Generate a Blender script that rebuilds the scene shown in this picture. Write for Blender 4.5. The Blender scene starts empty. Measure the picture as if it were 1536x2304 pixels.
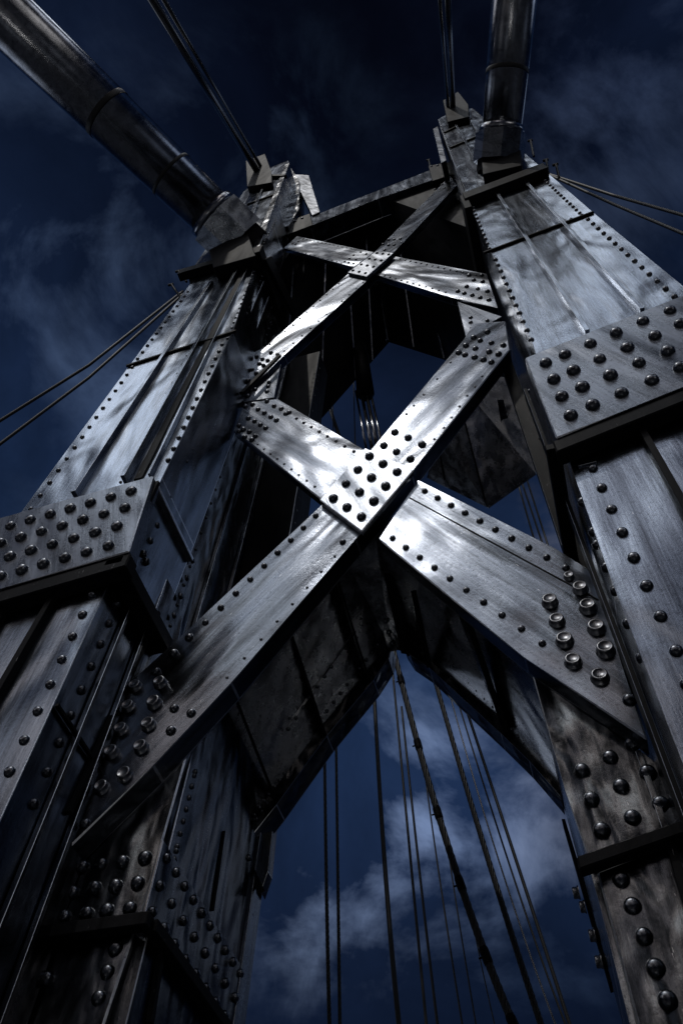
import bpy, bmesh, math, random
from mathutils import Vector, Matrix, Quaternion
random.seed(7)
C = bpy.context.scene.collection
D = 5.0                       # distance from the viewer to the tower's front face, metres
CAM = Vector((0.0, 0.0, 1.6))
F_PX = 1800.0
# camera axes (right, down, forward) written in world components
ZV = Vector((82, -1152, 1800)).normalized()
YV = Vector((981, 2872, 1800)); YV = (YV - ZV * YV.dot(ZV)).normalized()
XV = YV.cross(ZV)

def ray(px, py):
    c = Vector((px - 768.0, py - 1152.0, F_PX))
    return Vector((c.dot(XV), c.dot(YV), c.dot(ZV)))
def P(px, py, y=1.0):         # point of the plane Y = y*D
    r = ray(px, py); return CAM + r * (y * D / r.y)
def PX(px, py, x):            # point of the plane X = x*D
    r = ray(px, py); return CAM + r * (x * D / r.x)
def PD(px, py, dist):         # point at a given distance along the view axis (in D)
    return CAM + ray(px, py) * (dist * D / F_PX)
def W(x, y, z):               # world point in units of D, heights from the eye
    return Vector((x * D, y * D, CAM.z + z * D))
def project(p):
    w = p - CAM
    c = Vector((XV.x * w.x + YV.x * w.y + ZV.x * w.z, XV.y * w.x + YV.y * w.y + ZV.y * w.z, XV.z * w.x + YV.z * w.y + ZV.z * w.z))
    if c.z <= 0.01: return None
    return 768 + F_PX * c.x / c.z, 1152 + F_PX * c.y / c.z, c.z
def T(lst, ox, oy, s): return [(ox + a * s, oy + b * s) for a, b in lst]

# ------------------------------------------------------------------ materials
def new_mat(name):
    m = bpy.data.materials.new(name); m.use_nodes = True
    nt = m.node_tree; nt.nodes.clear()
    return m, nt
def nd(nt, t, **k):
    n = nt.nodes.new(t)
    for a, b in k.items():
        if a in n.inputs: n.inputs[a].default_value = b
        else: setattr(n, a, b)
    return n
def ramp(nt, src, stops, lk):
    r = nt.nodes.new('ShaderNodeValToRGB')
    e = r.color_ramp.elements
    e[0].position, e[0].color = stops[0][0], stops[0][1]
    e[1].position, e[1].color = stops[-1][0], stops[-1][1]
    for s in stops[1:-1]:
        x = e.new(s[0]); x.color = s[1]
    lk(src, r.inputs[0]); return r
def g(v): return (v, v, v, 1)

def steel(name, c1, c2, r0, r1, angle=0.0, wave=0.6, metallic=1.0, plane='XZ', streak=1.0, wscale=0.9, aniso=0.0, zs=0.09):
    """brushed, weathered steel plate; angle = brushing direction from vertical in the plate's plane"""
    m, nt = new_mat(name); L = nt.links.new
    out = nd(nt, 'ShaderNodeOutputMaterial'); b = nd(nt, 'ShaderNodeBsdfPrincipled')
    L(b.outputs[0], out.inputs[0])
    tc = nd(nt, 'ShaderNodeTexCoord')
    geo = nd(nt, 'ShaderNodeNewGeometry')
    rot = nd(nt, 'ShaderNodeVectorRotate', rotation_type='Y_AXIS')
    rot.inputs['Angle'].default_value = angle
    L(geo.outputs['Position'], rot.inputs['Vector'])
    v = rot.outputs[0]
    # brushed streaks run along local z
    mp = nd(nt, 'ShaderNodeMapping'); mp.inputs['Scale'].default_value = (1.0, 1.0, 0.045); L(v, mp.inputs[0])
    n1 = nd(nt, 'ShaderNodeTexNoise', Scale=34.0, Detail=5.0, Roughness=0.7); L(mp.outputs[0], n1.inputs['Vector'])
    mp2 = nd(nt, 'ShaderNodeMapping'); mp2.inputs['Scale'].default_value = (1.0, 1.0, zs); L(v, mp2.inputs[0])
    n2 = nd(nt, 'ShaderNodeTexNoise', Scale=4.0, Detail=7.0, Roughness=0.65, Distortion=0.6); L(mp2.outputs[0], n2.inputs['Vector'])
    n3 = nd(nt, 'ShaderNodeTexNoise', Scale=22.0, Detail=8.0, Roughness=0.7); L(geo.outputs['Position'], n3.inputs['Vector'])
    mp4 = nd(nt, 'ShaderNodeMapping'); mp4.inputs['Scale'].default_value = (1.0, 1.0, 0.36); L(v, mp4.inputs[0])
    n4 = nd(nt, 'ShaderNodeTexNoise', Scale=wscale, Detail=2.0, Roughness=0.5, Distortion=0.3); L(mp4.outputs[0], n4.inputs['Vector'])
    # colour: clean steel against grime, with streaks
    mixf = nd(nt, 'ShaderNodeMath', operation='MULTIPLY_ADD'); L(n1.outputs[0], mixf.inputs[0]); mixf.inputs[1].default_value = 0.45 * streak; L(n2.outputs[0], mixf.inputs[2])
    cr = ramp(nt, mixf.outputs[0], [(0.45, (*c1, 1)), (0.95, (*c2, 1))], L)
    pit = ramp(nt, n3.outputs[0], [(0.30, g(0.35)), (0.46, g(1.0))], L)
    mul = nd(nt, 'ShaderNodeMix', data_type='RGBA', blend_type='MULTIPLY'); mul.inputs[0].default_value = 0.8
    L(cr.outputs[0], mul.inputs[6]); L(pit.outputs[0], mul.inputs[7])
    # pale scratches
    mp5 = nd(nt, 'ShaderNodeMapping'); mp5.inputs['Scale'].default_value = (1.0, 1.0, 0.12); mp5.inputs['Rotation'].default_value = (0, 0.35, 0); L(v, mp5.inputs[0])
    n5 = nd(nt, 'ShaderNodeTexNoise', Scale=55.0, Detail=3.0, Roughness=0.6); L(mp5.outputs[0], n5.inputs['Vector'])
    sc = ramp(nt, n5.outputs[0], [(0.70, g(0.0)), (0.76, g(1.0))], L)
    m2 = nd(nt, 'ShaderNodeMix', data_type='RGBA', blend_type='MIX'); L(mul.outputs[2], m2.inputs[6]); m2.inputs[7].default_value = (0.62, 0.62, 0.64, 1)
    sf = nd(nt, 'ShaderNodeMath', operation='MULTIPLY'); L(sc.outputs[0], sf.inputs[0]); sf.inputs[1].default_value = 0.6; L(sf.outputs[0], m2.inputs[0])
    L(m2.outputs[2], b.inputs['Base Color'])
    b.inputs['Metallic'].default_value = metallic
    if metallic == 0: b.inputs['Specular IOR Level'].default_value = 0.04
    # roughness
    ra = nd(nt, 'ShaderNodeMath', operation='MULTIPLY_ADD'); L(n3.outputs[0], ra.inputs[0]); ra.inputs[1].default_value = 0.35; L(n2.outputs[0], ra.inputs[2])
    mr = nd(nt, 'ShaderNodeMapRange'); L(ra.outputs[0], mr.inputs[0])
    mr.inputs[1].default_value = 0.40; mr.inputs[2].default_value = 0.95; mr.inputs[3].default_value = r0; mr.inputs[4].default_value = r1
    L(mr.outputs[0], b.inputs['Roughness'])
    # bumps: buckled plate, brushing, pits
    b1 = nd(nt, 'ShaderNodeBump', Strength=wave, Distance=0.22); L(n4.outputs[0], b1.inputs['Height'])
    b2 = nd(nt, 'ShaderNodeBump', Strength=0.28, Distance=0.006); L(n1.outputs[0], b2.inputs['Height']); L(b1.outputs[0], b2.inputs['Normal'])
    b3 = nd(nt, 'ShaderNodeBump', Strength=0.30, Distance=0.006); L(n3.outputs[0], b3.inputs['Height']); L(b2.outputs[0], b3.inputs['Normal'])
    L(b3.outputs[0], b.inputs['Normal'])
    if aniso:
        b.inputs['Anisotropic'].default_value = aniso
        cv = nd(nt, 'ShaderNodeCombineXYZ'); cv.inputs[0].default_value = math.cos(-angle); cv.inputs[2].default_value = -math.sin(-angle)
        cv.inputs[1].default_value = 0.04
        L(cv.outputs[0], b.inputs['Tangent'])
    return m

BR1 = math.atan2(P(430, 1400, 1.21).x - P(720, 1130, 1.21).x, P(430, 1400, 1.21).z - P(720, 1130, 1.21).z)
BR2 = math.atan2(P(1200, 1350, 1.21).x - P(600, 950, 1.21).x, P(1200, 1350, 1.21).z - P(600, 950, 1.21).z)
M = {}
M['face'] = steel('weathered_steel_face', (0.028, 0.033, 0.043), (0.25, 0.29, 0.36), 0.13, 0.30, 0.0, 0.7, aniso=0.6)
M['side'] = steel('weathered_steel_side', (0.025, 0.026, 0.028), (0.30, 0.31, 0.33), 0.15, 0.33, 0.0, 0.8, wscale=1.5, streak=0.6, zs=0.25)
M['low'] = steel('grimy_steel', (0.022, 0.024, 0.027), (0.26, 0.27, 0.285), 0.13, 0.30, 0.0, 0.9, wscale=2.0, aniso=0.3, streak=0.5, zs=0.4)
M['brace1'] = steel('brushed_steel_brace', (0.030, 0.034, 0.041), (0.20, 0.222, 0.265), 0.15, 0.31, -BR1, 0.9, aniso=0.5)
M['brace2'] = steel('brushed_steel_tie', (0.030, 0.034, 0.041), (0.20, 0.222, 0.265), 0.15, 0.31, -BR2, 0.9, aniso=0.5)
M['gusset'] = steel('pitted_steel_gusset', (0.035, 0.040, 0.048), (0.20, 0.22, 0.26), 0.20, 0.36, 0.3, 0.5)
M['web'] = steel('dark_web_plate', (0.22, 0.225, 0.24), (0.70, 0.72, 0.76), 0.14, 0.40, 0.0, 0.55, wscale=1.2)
M['dark'] = steel('shade_black_plate', (0.004, 0.004, 0.005), (0.016, 0.0165, 0.018), 0.40, 0.60, 0.0, 0.4, metallic=0.0)  # near-black colour stands in for shade on soffits, inner column and corner bars
M['edge'] = steel('near_black_steel', (0.003, 0.003, 0.0035), (0.014, 0.014, 0.016), 0.40, 0.6, 0.0, 0.2, metallic=0.0)  # near-black; on the ledges and the recess strip it paints in shade
M['rivet'] = steel('rivet_steel', (0.035, 0.038, 0.045), (0.16, 0.17, 0.19), 0.18, 0.32, 0.0, 0.0)
M['bolt'] = steel('bolt_steel', (0.09, 0.09, 0.10), (0.30, 0.31, 0.33), 0.24, 0.38, 0.0, 0.0)
M['cable'] = steel('polished_cable_sheath', (0.12, 0.125, 0.14), (0.40, 0.41, 0.44), 0.11, 0.22, 0.0, 0.0)
def plain(name, c, ro, me):
    m, nt = new_mat(name); out = nd(nt, 'ShaderNodeOutputMaterial'); b = nd(nt, 'ShaderNodeBsdfPrincipled', Roughness=ro, Metallic=me)
    n = nd(nt, 'ShaderNodeTexNoise', Scale=3.0, Detail=3.0); cr = ramp(nt, n.outputs[0], [(0.3, g(c * .6)), (0.7, g(c * 1.3))], nt.links.new)
    nt.links.new(cr.outputs[0], b.inputs['Base Color']); nt.links.new(b.outputs[0], out.inputs[0]); return m
M['rope'] = plain('dark_wire_rope', 0.016, 0.55, 0.0)
M['rod'] = plain('smooth_rod_steel', 0.22, 0.25, 1.0)
M['edge_glint'] = steel('pale_edge_highlight', (0.40, 0.42, 0.46), (0.85, 0.87, 0.9), 0.25, 0.42, 0.0, 0.0)  # pale colour on the bevels, a painted highlight along plate edges

# ------------------------------------------------------------------ object helpers
WL = {}     # world location of every parent
def empty(name, loc, label, cat, group=None):
    o = bpy.data.objects.new(name, None); C.objects.link(o); o.location = loc
    o['label'] = label; o['category'] = cat
    if group: o['group'] = group
    WL[o.name] = Vector(loc); return o
def mk(name, bm, mat, parent=None, smooth=False):
    bmesh.ops.recalc_face_normals(bm, faces=bm.faces[:])
    lo = Vector((min(v.co.x for v in bm.verts), min(v.co.y for v in bm.verts), min(v.co.z for v in bm.verts)))
    hi = Vector((max(v.co.x for v in bm.verts), max(v.co.y for v in bm.verts), max(v.co.z for v in bm.verts)))
    c = (lo + hi) / 2
    for v in bm.verts: v.co -= c
    me = bpy.data.meshes.new(name); bm.to_mesh(me); bm.free()
    me.materials.append(mat)
    me.materials.append(M['edge_glint'] if mat.name != 'near_black_steel' else mat)
    if smooth:
        for p in me.polygons: p.use_smooth = True
    o = bpy.data.objects.new(name, me); C.objects.link(o)
    WL[o.name] = c
    if parent: o.parent = parent; o.location = c - WL[parent.name]
    else: o.location = c
    return o
def solid(bm, a, b):
    """closed prism between two matching point loops"""
    va = [bm.verts.new(p) for p in a]; vb = [bm.verts.new(p) for p in b]
    n = len(a)
    bm.faces.new(va); bm.faces.new(list(reversed(vb)))
    for i in range(n):
        bm.faces.new((va[i], vb[i], vb[(i + 1) % n], va[(i + 1) % n]))
def bev(bm, w):
    if w: bmesh.ops.bevel(bm, geom=bm.edges[:], offset=w, segments=1, affect='EDGES', profile=0.5, clamp_overlap=True, material=1)
def prism(name, px, y0, y1, mat, parent, bw=0.017):
    bm = bmesh.new(); a = [P(x, y, y0) for x, y in px]
    solid(bm, a, [Vector((p.x, y1 * D, p.z)) for p in a]); bev(bm, bw)
    return mk(name, bm, mat, parent)
def wprism(name, xz, y0, y1, mat, parent, bw=0.017):
    bm = bmesh.new(); a = [W(x, y0, z) for x, z in xz]
    solid(bm, a, [Vector((p.x, y1 * D, p.z)) for p in a]); bev(bm, bw)
    return mk(name, bm, mat, parent)
def box(name, x0, x1, y0, y1, z0, z1, mat, parent, bw=0.01):
    return wprism(name, [(x0, z0), (x1, z0), (x1, z1), (x0, z1)], y0, y1, mat, parent, bw)
def slab(name, pts, off, mat, parent, bw=0.008):
    bm = bmesh.new(); solid(bm, pts, [p + off for p in pts]); bev(bm, bw)
    return mk(name, bm, mat, parent)
def add_bar(bm, a, b, wv, dv):
    solid(bm, [a - wv, a + wv, a + wv + dv, a - wv + dv], [b - wv, b + wv, b + wv + dv, b - wv + dv])
def bar(name, a, b, w, d, nrm, mat, parent, bw=0.004):
    """a rectangular strip from a to b standing d proud along nrm"""
    wv = (b - a).cross(nrm).normalized() * (w / 2); dv = nrm.normalized() * d
    bm = bmesh.new(); add_bar(bm, a, b, wv, dv); bev(bm, bw)
    return mk(name, bm, mat, parent)
def add_tube(bm, pts, radii, seg=16, caps=True):
    rings = []
    for i, p in enumerate(pts):
        d = (pts[min(i + 1, len(pts) - 1)] - pts[max(i - 1, 0)]).normalized()
        u = d.cross(Vector((0.3, 1, 0.2))).normalized(); w = d.cross(u)
        rings.append([bm.verts.new(p + (u * math.cos(t) + w * math.sin(t)) * radii[i]) for t in [2 * math.pi * k / seg for k in range(seg)]])
    for r0, r1 in zip(rings, rings[1:]):
        for k in range(seg): bm.faces.new((r0[k], r0[(k + 1) % seg], r1[(k + 1) % seg], r1[k]))
    if caps: bm.faces.new(rings[0]); bm.faces.new(list(reversed(rings[-1])))
def tube(name, pts, r, mat, parent=None, seg=24, smooth=True):
    bm = bmesh.new(); add_tube(bm, pts, r if isinstance(r, list) else [r] * len(pts), seg)
    o = mk(name, bm, mat, parent, smooth)
    return o

# ------------------------------------------------------------------ rivets
RIV = []     # (position, normal, radius, owner, kind)
NF = Vector((0, -1, 0)); NXP = Vector((1, 0, 0)); NXM = Vector((-1, 0, 0))
def riv(px, y, r, owner, kind='rivet'):
    for a, b in px: RIV.append((P(a, b, y), NF, r * D, owner, kind))
def rivx(px, x, r, owner, nrm=NXP):
    for a, b in px: RIV.append((PX(a, b, x), nrm, r * D, owner, 'rivet'))
def rowp(A, B, n, y, r, owner):
    a, b = P(*A, y), P(*B, y)
    for i in range(n): RIV.append((a.lerp(b, i / (n - 1)), NF, r * D, owner, 'rivet'))
def rowx(A, B, n, x, r, owner, nrm=NXP):
    a, b = PX(*A, x), PX(*B, x)
    for i in range(n): RIV.append((a.lerp(b, i / (n - 1)), nrm, r * D, owner, 'rivet'))
def head(bm, kind, r, mtx, seg=14):
    if kind == 'bolt': prof = [(1.12, -.1), (1.10, .12), (0.96, .16), (0.95, .78), (0.86, .92), (0.70, .93), (0.66, .88), (0, .90)]
    else: prof = [(1.06, -.1), (1.04, .06), (0.97, .32), (0.86, .55), (0.68, .74), (0.42, .86), (0, .91)]
    rings = []
    for (q, h) in prof[:-1]:
        rings.append([bm.verts.new(mtx @ Vector((q * r * math.cos(2 * math.pi * k / seg), q * r * math.sin(2 * math.pi * k / seg), h * r))) for k in range(seg)])
    top = bm.verts.new(mtx @ Vector((0, 0, prof[-1][1] * r)))
    for r0, r1 in zip(rings, rings[1:]):
        for k in range(seg):
            f = bm.faces.new((r0[k], r0[(k + 1) % seg], r1[(k + 1) % seg], r1[k])); f.smooth = True
    for k in range(seg):
        f = bm.faces.new((rings[-1][k], rings[-1][(k + 1) % seg], top)); f.smooth = True

# ================================================================== the tower
tower = empty('bridge_tower', (-0.38 * D, 1.35 * D, 0), 'riveted steel bridge tower of two legs tied by stacked X braces', 'bridge tower')
GZ = -CAM.z / D + 0.002      # foot level

# --- left leg -------------------------------------------------------------
p = [P(575, 585), P(616, 480), P(650, 361), P(613, 372)]
def xz(v): return (v.x / D, (v.z - CAM.z) / D)
legL = wprism('leg', [(-0.955, GZ), (-0.957, 1.62), (-0.94, 2.08), (-0.915, 3.33), (-0.975, 4.64),
                      xz(P(611, 493)), xz(P(649, 361)), xz(P(605, 378)), xz(P(548, 432)), (-1.407, 4.64),
                      (-1.34, 4.40), (-1.383, 3.24), (-1.42, 2.08), (-1.46, 1.2), (-1.50, GZ)], 1.0, 1.26, M['face'], tower)
legL['label'] = 'left leg of the tower with lit outer face'
# inner column of the left leg
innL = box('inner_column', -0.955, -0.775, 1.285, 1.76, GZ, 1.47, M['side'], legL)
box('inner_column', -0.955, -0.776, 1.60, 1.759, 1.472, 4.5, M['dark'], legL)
box('back_column', -1.45, -0.958, 1.262, 1.74, GZ, 4.5, M['side'], legL)
# plates on the second plane
pl = prism('corner_plate', [(430, 1665), (316, 2066), (110, 2102), (-10, 2110), (150, 1790), (240, 1650)], 1.262, 1.284, M['low'], legL)
PLL = pl
prism('corner_plate', [(304, 2092), (225, 2330), (40, 2420), (-60, 2330), (60, 2110)], 1.268, 1.284, M['low'], legL)
# step under the plate (front) and its return along the side
a = xz(P(316, 2066, 1.262))
box('ledge', -0.955, -0.755, 1.235, 1.2615, a[1] - 0.03, a[1] - 0.004, M['edge'], legL)  # near-black colour paints in the shade under the plate
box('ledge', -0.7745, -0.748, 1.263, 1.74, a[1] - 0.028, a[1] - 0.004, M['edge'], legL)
# ledge along the side under the lower gusset
gl = xz(P(290, 1240, 0.95))
# --- left gusset ------------------------------------------------------------
GL = prism('gusset_plate', [(345, 1070), (290, 1240), (0, 1325), (-260, 1401), (-190, 1215), (0, 1166)], 0.95, 0.999, M['gusset'], legL, 0.016)
z0, z1 = xz(P(290, 1240, .95))[1], xz(P(345, 1070, .95))[1]
box('side_band', -0.954, -0.905, 0.955, 1.262, z0 - 0.035, z0 + 0.012, M['edge'], legL)
box('side_band', -0.954, -0.925, 0.97, 1.262, z1 - 0.012, z1 + 0.004, M['edge_glint'], legL)  # pale colour makes this strip look lit
ga, gb = xz(P(290, 1240, .95)), xz(P(-260, 1401, .95))
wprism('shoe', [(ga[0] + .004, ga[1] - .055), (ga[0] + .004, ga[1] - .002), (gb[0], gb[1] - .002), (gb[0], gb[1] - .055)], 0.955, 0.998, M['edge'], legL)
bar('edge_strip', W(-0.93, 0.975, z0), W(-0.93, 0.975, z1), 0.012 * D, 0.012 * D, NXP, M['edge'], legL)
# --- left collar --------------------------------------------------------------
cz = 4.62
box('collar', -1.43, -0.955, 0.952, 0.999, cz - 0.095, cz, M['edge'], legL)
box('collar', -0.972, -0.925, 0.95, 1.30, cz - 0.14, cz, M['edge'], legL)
# battens / ribs on the front face
def fbar(name, A, B, w, d, mat, parent, y=1.0): return bar(name, P(*A, y), P(*B, y), w * D, d * D, NF, mat, parent)
fbar('rib', (478, 640), (171, 1118), 0.016, 0.022, M['face'], legL)
fbar('rib', (536, 618), (284, 1088), 0.014, 0.03, M['face'], legL)
fbar('rib', (548, 614), (312, 1080), 0.028, 0.006, M['edge'], legL)  # flat dark strip, its colour standing in for a shaded recess
fbar('flange_strip', (558, 612), (340, 1078), 0.006, 0.02, M['face'], legL)
fbar('seam', (286, 826), (532, 747), 0.016, 0.010, M['edge'], legL)
fbar('rib', (148, 1312), (-30, 1625), 0.017, 0.02, M['edge'], legL)
fbar('rib', (30, 1350), (-80, 1560), 0.017, 0.02, M['edge'], legL)
# side face details
def xbar(name, A, B, x, w, d, mat, parent, nrm=NXP): return bar(name, PX(*A, x), PX(*B, x), w * D, d * D, nrm, mat, parent)
box('corner_angle', -0.956, -0.949, 1.2, 1.26, GZ, 4.4, M['side'], legL, 0.004)
xbar('rib', (352, 1380), (150, 1830), -0.956, 0.012, 0.012, M['edge'], legL)
for zz in (3.28, 1.15, 0.62): box('seam', -0.953, -0.944, 1.002, 1.26, zz, zz + 0.008, M['edge'], legL, 0.003)
for yy in (1.09, 1.18):
    box('rib', -0.952, -0.940, yy, yy + 0.012, 2.15, 4.4, M['face'], legL, 0.004)
    box('rib', -0.953, -0.941, yy, yy + 0.012, GZ, 1.6, M['side'], legL, 0.004)
for yy in (1.40, 1.55): box('rib', -0.956, -0.944, yy, yy + 0.012, 1.5, 4.4, M['side'], legL, 0.004)
for i in range(30):
    z_ = 1.55 + i * 0.095
    RIV.append((W(-0.9575, 1.30, z_), NXP, 0.0055 * D, legL, 'rivet')); RIV.append((W(-0.776, 1.63, z_), NXP, 0.005 * D, legL, 'rivet'))
for i in range(14):
    z_ = 0.1 + i * 0.10
    RIV.append((W(-0.775, 1.315, z_ if z_ > .95 else .95 + i * .03), NXP, 0.0065 * D, legL, 'rivet'))
rowp((298, 827), (70, 1146), 15, 1.0, 0.0085, legL)
rowp((423, 657), (310, 808), 13, 1.0, 0.0085, legL)
rowp((500, 776), (379, 1036), 14, 0.999, 0.0085, legL)
rowp((571, 612), (512, 762), 16, 0.999, 0.006, legL)
rowp((430, 782), (272, 1085), 13, 1.0, 0.005, legL)
rowp((300, 818), (520, 748), 9, 1.0, 0.006, legL)
rowp((208, 1339), (23, 1737), 8, 1.0, 0.0115, legL)
rowx((282, 1318), (78, 1809), 10, -0.955, 0.0105, legL)
rowx((379, 1119), (338, 1217), 4, -0.949, 0.0115, legL)
rivx([(323, 1246), (329, 1264)], -0.949, 0.0115, legL)
rowx((422, 1039), (594, 612), 26, -0.935, 0.0045, legL)
rowx((432, 1262), (391, 1385), 4, -0.949, 0.010, legL)
rowp((493, 1054), (443, 1193), 12, 1.284, 0.006, legL)
rowp((560, 900), (612, 640), 18, 1.284, 0.006, legL)
for A, B, n in (((296, 1106), (25, 1184), 7), ((282, 1144), (3, 1223), 7), ((264, 1185), (24, 1253), 6), ((245, 1229), (3, 1297), 6)):
    rowp(A, B, n, 0.95, 0.0165, GL)
riv([(186, 1950), (229, 1945), (277, 1940), (327, 1931), (164, 2008), (213, 1999), (261, 1995), (311, 1988), (145, 2065), (195, 2056), (241, 2050), (293, 2045)], 1.262, 0.0142, PLL)
riv([(261, 2135), (243, 2188), (223, 2246), (106, 2203), (88, 2152)], 1.268, 0.0135, legL)
# side of the inner column: doubler triangle with rivets
sx = -0.775
slab('doubler_plate', [PX(x, y, sx) for x, y in [(362, 1890), (555, 2200), (540, 2320), (500, 2320), (318, 2066)]], Vector((0.006 * D, 0, 0)), M['side'], innL)
rowx((376, 1931), (540, 2190), 10, sx + .006, 0.0105, innL)
rowx((360, 1993), (528, 2244), 8, sx + .006, 0.0105, innL)
rowx((343, 2052), (505, 2285), 8, sx + .006, 0.0105, innL)
rowx((566, 2030), (545, 2185), 6, sx, 0.010, innL)
rivx([(593, 1912), (559, 1930), (573, 1954), (588, 1966)], sx, 0.009, innL)
xbar('rib', (502, 1870), (476, 2050), sx, 0.004, 0.006, M['edge'], innL)
xbar('rib', (362, 2110), (330, 2304), sx, 0.012, 0.012, M['edge'], innL)
box('corner_angle', -0.7748, -0.766, 1.70, 1.762, GZ, 1.5, M['face'], innL, 0.004)

# --- right leg ----------------------------------------------------------------
legR = wprism('leg', [(0.175, GZ), (0.185, 1.2), (0.20, 1.75), (0.232, 2.4), (0.228, 4.657), xz(P(985, 268)), xz(P(1003, 258)), xz(P(1063, 243)), xz(P(1090, 268)),
                      (0.665, 4.72), (0.69, 3.62), (0.73, 2.46), (0.80, 1.2), (0.84, GZ)], 1.0, 1.60, M['face'], tower)
legR['label'] = 'right leg of the tower with broad ribbed face'
innR = wprism('inner_column', [(0.035, GZ), (0.03, 0.75), (0.012, 1.31), (0.165, 1.23), (0.172, GZ)], 1.285, 1.76, M['side'], legR)
PLR = prism('corner_plate', [(1186, 1482), (1271, 1780), (1326, 1940), (1545, 1858), (1560, 1780), (1440, 1690)], 1.262, 1.284, M['low'], legR)
prism('corner_plate', [(1342, 1962), (1440, 2330), (1600, 2330), (1600, 1860)], 1.268, 1.284, M['low'], legR)
prism('edge_strip', [(1428, 1690), (1440, 1686), (1503, 1858), (1489, 1866)], 1.254, 1.2615, M['low'], legR, 0.004)
a = xz(P(1326, 1940, 1.262)); b = xz(P(1545, 1858, 1.262))
wprism('ledge', [(a[0] - 0.02, a[1] - 0.028), (a[0] - 0.02, a[1] - 0.003), (b[0], b[1] - 0.003), (b[0], b[1] - 0.028)], 1.235, 1.2615, M['edge'], legR)
fbar('rib', (1502, 1880), (1575, 2150), 0.014, 0.016, M['edge'], legR, 1.268)
# flange with bolts on the river side of the inner column
prism('flange_strip', [(1262, 1842), (1270, 1842), (1383, 2208), (1368, 2212)], 1.74, 1.78, M['edge'], legR, 0.004)
for q in ((1301, 2008), (1315, 2040), (1337, 2104), (1352, 2163)):
    c = P(q[0], q[1], 1.73); RIV.append((c, NXM, 0.013 * D, legR, 'bolt'))
# gusset and collar
GRp = [(1180, 805), (1250, 985), (1400, 925), (1536, 870), (1800, 765), (1760, 575), (1536, 665), (1350, 738)]
GR = prism('gusset_plate', GRp, 0.95, 0.999, M['gusset'], legR, 0.016)
z0 = xz(P(1250, 985, .95))[1]; z1 = xz(P(1536, 870, .95))[1]
ga, gb = xz(P(1250, 985, .95)), xz(P(1800, 765, .95))
wprism('shoe', [(ga[0] - .01, ga[1] - .055), (ga[0] - .01, ga[1] - .003), (gb[0], gb[1] - .003), (gb[0], gb[1] - .055)], 0.955, 0.998, M['edge'], legR)
box('side_band', 0.15, 0.183, 0.96, 1.55, z0 - 0.03, z0 - 0.004, M['edge'], legR)
cz0, cz1 = xz(P(1045, 437, .96))[1], xz(P(1222, 370, .96))[1]
x0_, x1_ = xz(P(1040, 437, .95))[0], xz(P(1226, 370, .95))[0]
wprism('collar', [(x0_, cz0 - .14), (x0_, cz0), (x1_, cz1), (x1_, cz1 - .14)], 0.95, 0.999, M['edge'], legR)
box('collar', 0.19, 0.226, 0.96, 1.5, cz0 - 0.3, cz0, M['edge'], legR)
fbar('rib', (1108, 425), (1322, 757), 0.014, 0.022, M['face'], legR)
fbar('rib', (1170, 402), (1445, 708), 0.014, 0.022, M['face'], legR)
fbar('seam', (1088, 572), (1334, 480), 0.012, 0.010, M['edge'], legR)
fbar('rib', (1433, 960), (1640, 1330), 0.016, 0.02, M['edge'], legR)
fbar('lap_strip', (1300, 1050), (1340, 1040), 0.006, 0.004, M['face'], legR)
# lap plate on the lower right face
rowp((1058, 452), (1100, 560), 13, 1.0, 0.0085, legR)
rowp((1114, 585), (1194, 765), 12, 1.0, 0.0095, legR)
rowp((1220, 402), (1311, 487), 15, 1.0, 0.0085, legR)
rowp((1322, 494), (1516, 668), 14, 1.0, 0.0095, legR)
rowp((1135, 551), (1308, 484), 8, 1.0, 0.007, legR)
rowp((1333, 1055), (1520, 1465), 8, 1.0, 0.0115, legR)
riv([(1312, 1017), (1545, 1540)], 1.0, 0.0115, legR)
rivx([(1332, 1197), (1341, 1226), (1362, 1277), (1382, 1330), (1412, 1403), (1440, 1480), (1308, 1130)], 0.186, 0.010, legR, NXM)
rowx((1190, 880), (1262, 1200), 16, 0.195, 0.006, legR, NXM)
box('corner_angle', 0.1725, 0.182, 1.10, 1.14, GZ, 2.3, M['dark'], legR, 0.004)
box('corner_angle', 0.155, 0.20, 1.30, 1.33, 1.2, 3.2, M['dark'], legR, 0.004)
riv([(1227, 818), (1270, 799), (1327, 775), (1385, 750), (1445, 724), (1506, 700), (1245, 855), (1289, 835), (1348, 809), (1410, 783), (1472, 757), (1529, 730),
     (1263, 893), (1309, 872), (1372, 846), (1436, 818), (1501, 791), (1283, 936), (1332, 913), (1397, 886), (1465, 857), (1529, 828)], 0.95, 0.0178, GR)
riv([(1309, 1734), (1330, 1799), (1353, 1869), (1372, 1705), (1396, 1770), (1422, 1840), (1422, 1673), (1456, 1739), (1485, 1809)], 1.262, 0.0145, PLR)
riv([(1396, 1979), (1422, 2039), (1448, 2107), (1474, 2178), (1501, 2251)], 1.268, 0.0138, legR)

# --- big lower cross brace ------------------------------------------------------
TH = 1.262
br1 = prism('cross_brace', [(720, 1140), (385, 1452), (300, 1532), (265, 1556), (151, 1911), (345, 1722), (520, 1536), (800, 1212), (925, 1062), (1146, 785), (1136, 722), (1062, 728), (1046, 762), (845, 1000)],
            1.205, TH, M['brace1'], tower)
br1['label'] = 'long riveted brace rising from lower left to upper right'
br2a = prism('cross_brace', [(625, 897), (835, 1020), (720, 1122), (525, 967), (550, 906)], 1.225, TH, M['brace2'], tower)
br2a['label'] = 'brightly lit upper left arm of the lower X'
br2b = prism('cross_brace', [(940, 1078), (1250, 1235), (1328, 1282), (1380, 1440), (1456, 1665), (1180, 1480), (850, 1212)], 1.215, TH, M['brace2'], tower)
br2b['label'] = 'wide lower right arm of the lower X with large bolts'
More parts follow.
